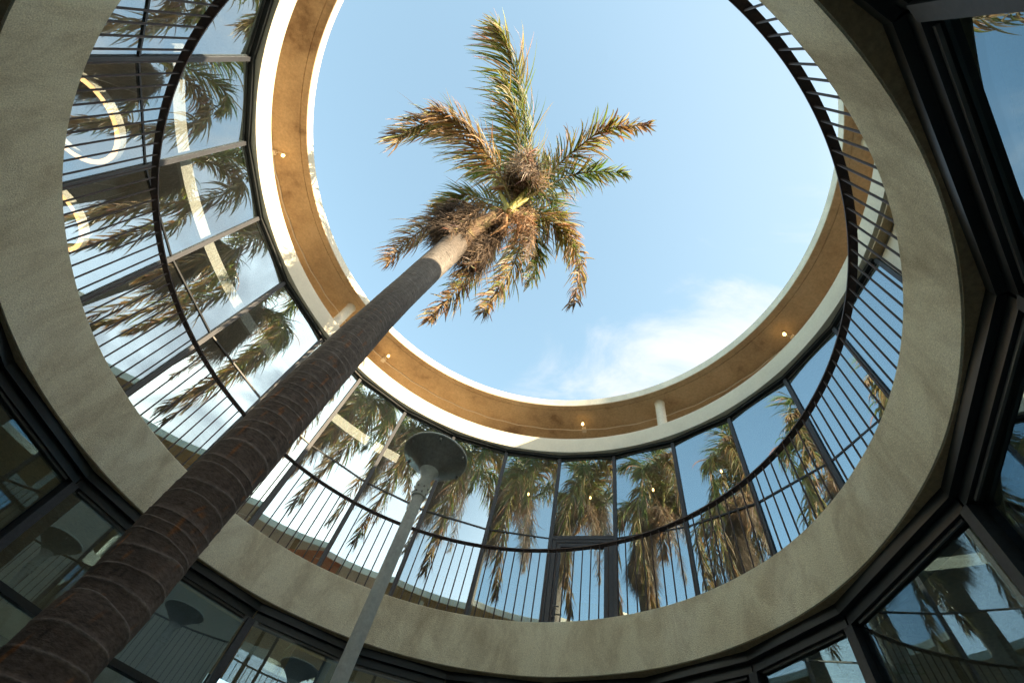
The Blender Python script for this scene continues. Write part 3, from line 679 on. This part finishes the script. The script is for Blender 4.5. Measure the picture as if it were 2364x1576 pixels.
F = [
 # green frond towards the top of the picture, leaflets hanging left
 (fr(CR, (1215, 400, 5.3), (1210, 270, 5.75), (1182, 145, 5.85), (1150, 70, 5.6)), 0.95, 135, GREEN, YEL, 0.45, 1.15, 0.08),
 (fr(CR, (1197, 400, 5.2), (1192, 300, 5.5), (1168, 190, 5.4)), 0.75, 85, GREEN, YEL, 0.5, 0.9, 0.1),
 # brown fronds to the upper left
 (fr(CR, (1135, 395, 5.2), (1065, 315, 5.4), (985, 285, 5.1), (910, 325, 4.6)), 0.85, 125, YEL, BRN, 1.0, 0.5, 0.12),
 (fr(CR, (1145, 385, 5.0), (1075, 300, 5.1), (1005, 258, 4.8)), 0.75, 80, BRN, BRN, 0.9, 0.4, 0.15),
 # right hand fronds
 (fr(CR, (1262, 405, 5.1), (1330, 345, 5.3), (1400, 298, 5.2), (1498, 290, 4.8)), 0.62, 110, YEL, BRN, 0.9, 0.15, 0.14),
 (fr(CR, (1262, 430, 4.9), (1320, 405, 5.2), (1375, 396, 5.2), (1442, 400, 5.0)), 0.55, 75, GREEN, GREEN, 0.8, 0.1, 0.10),
 # lower left
 (fr(CR, (1110, 480, 4.9), (1030, 497, 4.8), (955, 545, 4.1), (893, 605, 3.15)), 0.72, 120, BRN, BRN, 1.2, 0.4, 0.15),
 (fr(CR, (1120, 460, 5.0), (1065, 450, 5.1), (1005, 478, 4.8)), 0.55, 75, GREEN, YEL, 0.6, 0.3, 0.10),
 # fronds hanging to the lower side
 (fr(CR, (1150, 550, 4.7), (1090, 625, 4.3), (1035, 690, 3.6), (990, 738, 3.05)), 0.55, 105, YEL, BRN, 0.8, 0.15, 0.20),
 (fr(CR, (1203, 530, 4.9), (1190, 600, 4.5), (1150, 665, 3.8), (1115, 722, 3.0)), 0.70, 120, YEL, BRN, 1.1, 0.2, 0.12),
 (fr(CR, (1225, 520, 5.0), (1243, 590, 4.9), (1218, 655, 4.1)), 0.62, 90, GREEN, YEL, 1.0, 0.2, 0.12),
 (fr(CR, (1240, 500, 5.0), (1300, 540, 5.05), (1338, 610, 4.4), (1322, 705, 3.3)), 0.66, 120, YEL, BRN, 1.2, 0.05, 0.12),
 (fr(CR, (1250, 490, 5.0), (1300, 515, 5.2), (1333, 570, 5.0)), 0.52, 75, YEL, BRN, 0.9, 0.1, 0.12),
 (fr(CR, (1190, 440, 5.4), (1150, 395, 6.0), (1090, 395, 6.1)), 0.7, 90, GREEN, GREEN, 0.6, 0.3, 0.12),
 (fr(CR, (1220, 450, 5.3), (1262, 460, 5.8), (1300, 500, 5.5)), 0.7, 90, GREEN, GREEN, 0.6, 0.1, 0.12),
 # upright young fronds, seen almost end on from below
 (fr(CR, (1200, 440, 5.3), (1225, 400, 5.9), (1265, 370, 6.2)), 0.6, 80, GREEN, GREEN, 0.5, 0.3, 0.12),
]
for (ct, lm, n, pa, pb_, dp, wd, br) in F: frond(ct, lm, n, pa, pb_, dp, wd, br)
# dead hanging fronds around the throat
def dead(ctrl, lmax, n, **k): return frond(ctrl, lmax, n, GRY, GRY, 1.3, 0.1, 0.05, 1.0, 0.014, lw=0.008, **k)
dead(fr(CR, (1215, 430, 4.9), (1228, 395, 4.5), (1207, 360, 4.1)), 0.50, 120)
dead(fr(CR, (1195, 420, 4.95), (1195, 378, 4.6), (1232, 348, 4.2)), 0.48, 100)
dead(fr(CR, (1230, 440, 4.9), (1248, 400, 4.5), (1212, 392, 3.9)), 0.48, 100)
dead(fr(CR, (1130, 505, 4.6), (1080, 510, 4.2), (1040, 535, 3.5)), 0.48, 100)
dead(fr(CR, (1150, 530, 4.6), (1120, 570, 4.2), (1085, 610, 3.5)), 0.48, 100)
dead(fr(CR, (1215, 520, 4.6), (1225, 560, 4.2), (1215, 600, 3.5)), 0.42, 90)
# fibrous skirt at the top of the trunk
def strands(centre_fn, n, ln, pal, name, spread=0.5):
    vs, fs, cols = [], [], []
    for i in range(n):
        p, out = centre_fn()
        d_ = (out*spread*U(0.3, 1.4)+G*U(0.5, 1.2)+Vector((U(-1, 1), U(-1, 1), U(-1, 1)))*0.25).normalized()
        P = [p]; Ln = ln*U(0.35, 1.15); j = Vector((U(-1, 1), U(-1, 1), U(-0.6, 0.6)))*0.16
        for q in range(4):
            d_ = (d_+G*0.28+j+WIND*0.03).normalized(); P.append(P[-1]+d_*Ln/4)
        c_ = random.choice(pal); v_ = U(0.55, 1.3); c_ = tuple(x*v_ for x in c_)
        w = U(0.002, 0.0055)
        ribbon(vs, fs, cols, P, Vector((U(-1, 1), U(-1, 1), U(-1, 1))), [w, w, w*0.9, w*0.7, w*0.2], c_, None, 0.3)
    me = mesh(vs, fs); a_ = me.color_attributes.new('Col', 'FLOAT_COLOR', 'POINT'); a_.data.foreach_set('color', [c_ for q in cols for c_ in q])
    o = link(name, me, M['fibre'], palm); o['kind'] = 'stuff'; return o
TT =  atp(1050, 566, 3.10); A1 =  atp(1095, 520, 3.45); A2 =  atp(1150, 500, 3.8)
def on_axis(P, r0, r1):
    def f():
        s = rnd()*(len(P)-1); c = spline(P, s); a = U(0, 2*pi); o = Vector((cos(a), sin(a), 0)); r = r0+(r1-r0)*s/(len(P)-1)
        return c+o*r*U(0.6, 1.0), o
    return f
FIB = [(0.11, 0.080, 0.060), (0.17, 0.125, 0.090), (0.065, 0.045, 0.035), (0.24, 0.17, 0.11)]
strands(on_axis([atp(1056, 556, 3.20),  atp(1068, 520, 3.45),  atp(1100, 495, 3.75)], 0.20, 0.17), 4600, 0.44, FIB, 'fibre_skirt', 0.35)
strands(on_axis([atp(1105, 570, 3.35),  atp(1120, 545, 3.6),  atp(1150, 520, 3.8)], 0.16, 0.12), 3000, 0.46, FIB, 'fibre_skirt', 0.35)
strands(on_axis([atp(1195, 440, 4.25),  atp(1210, 400, 4.25),  atp(1215, 380, 4.15)], 0.14, 0.20), 2600, 0.42, FIB+GRY, 'fibre_skirt', 0.8)
strands(on_axis([at(1092, 600, 3.75), at(1112, 572, 4.05), at(1135, 545, 4.35)], 0.20, 0.14), 1700, 0.6, FIB, 'fibre_skirt', 0.3)
strands(on_axis([at(1050, 545, 3.85), at(1030, 515, 4.1), at(1062, 480, 4.4)], 0.14, 0.12), 2600, 0.55, [(0.07, 0.052, 0.040), (0.11, 0.085, 0.065), (0.045, 0.033, 0.027), (0.17, 0.13, 0.10)], 'fibre_skirt', 0.5)
# throat: crownshaft, leaf bases and flower stalks
cs = tube([atp(1046, 570, 3.06),  atp(1075, 545, 3.3),  atp(1110, 520, 3.55),  atp(1150, 498, 3.8),  atp(1182, 482, 3.98),  atp(1200, 470, 4.2)], [0.175, 0.16, 0.14, 0.12, 0.095, 0.03], 20)
M['throat'] = mottled('palm_throat', [(0.3, (0.06, 0.035, 0.02)), (0.5, (0.14, 0.085, 0.045)), (0.75, (0.19, 0.17, 0.06))], 5, 0.8, 0.8, 30, 0.4, 30)
link('crownshaft', cs, M['throat'], palm)
M['stalk'] = mottled('yellow_green_leaf_base', [(0.3, (0.24, 0.25, 0.05)), (0.7, (0.36, 0.33, 0.10))], 6, 0.6, 0.2)
for k, (q, w) in enumerate([((1245, 405, 4.3), 0.034), ((1260, 432, 4.2), 0.03), ((1130, 480, 4.1), 0.036), ((1245, 500, 4.15), 0.03), ((1210, 420, 4.4), 0.034), ((1140, 420, 4.3), 0.034), ((1165, 545, 3.85), 0.03)]):
    e_ =  atp(*q); b_ =  atp(1176, 486, 3.75)
    link('leaf_base', tube([b_, b_.lerp(e_, 0.5)+Vector((0, 0, 0.03)), e_], [w*1.6, w*1.15, w*0.75], 10), M['stalk'], palm)
M['orange'] = mottled('dry_spathe', [(0.3, (0.35, 0.17, 0.07)), (0.7, (0.50, 0.30, 0.15))], 6, 0.8, 0.5)
for q in [((1178, 492, 3.8), (1200, 520, 3.75), (1190, 560, 3.6)), ((1170, 495, 3.75), (1165, 520, 3.6), (1130, 545, 3.45)), ((1180, 490, 3.8), (1215, 505, 3.8), (1240, 520, 3.65))]:
    link('flower_stalk', tube([atp(*c_) for c_ in q], [0.03, 0.045, 0.006], 8), M['orange'], palm)
strands(lambda: (atp(U(1150, 1235), U(480, 560), U(3.6, 3.9)), Vector((U(-1, 1), U(-1, 1), 0)).normalized()), 900, 0.30, [(0.34, 0.20, 0.12), (0.26, 0.14, 0.07), (0.42, 0.30, 0.2)], 'flower_strands', 1.0)
adopt(palm)

# ------------------------------------------------------------------ broadleaf tree outside, seen through the lower glass
def tree(px, py, h, hgt, lbl):
    c = at(px, py, h); base = Vector((c.x, c.y, 0))
    e = thing('broadleaf_tree', lbl, 'tree', base)
    mt = join([tube([(0, 0, 0), (0.1, 0.05, hgt*0.3), (0.0, 0.2, hgt*0.55), (0.1, 0.2, hgt*0.8)], [0.22, 0.17, 0.12, 0.05], 10)] +
              [tube([(0.05, 0.1, hgt*U(0.25, 0.5)), (cos(a)*0.9, sin(a)*0.9, hgt*U(0.5, 0.65)), (cos(a)*1.8, sin(a)*1.8, hgt*U(0.65, 0.9))], [0.09, 0.06, 0.02], 7) for a in [k*1.05 for k in range(6)]])
    link('trunk', mt, M['soil'], e)
    vs, fs, cols = [], [], []
    for cl in range(70):
        cc = Vector((random.gauss(0, 1.0), random.gauss(0, 1.0), hgt*U(0.35, 1.0)))
        for k in range(60):
            p = cc+Vector((random.gauss(0, 0.28), random.gauss(0, 0.28), random.gauss(0, 0.22)))
            d_ = Vector((U(-1, 1), U(-1, 1), U(-1, 0.4))).normalized()
            ribbon(vs, fs, cols, [p, p+d_*0.05, p+d_*0.10], Vector((U(-1, 1), U(-1, 1), U(-1, 1))), [0.006, 0.026, 0.004], random.choice(GREEN))
    me = mesh(vs, fs); a_ = me.color_attributes.new('Col', 'FLOAT_COLOR', 'POINT'); a_.data.foreach_set('color', [c_ for q in cols for c_ in q])
    link('crown', me, M['leaf'], e)
    return e
_p = tree(690, 1490, 2.6, 10.5, 'tall leafy tree mirrored in the lower glass just left of the lamp post')
_p.location = (8.3*S*cos(rad(268)), 8.3*S*sin(rad(268)), 0)
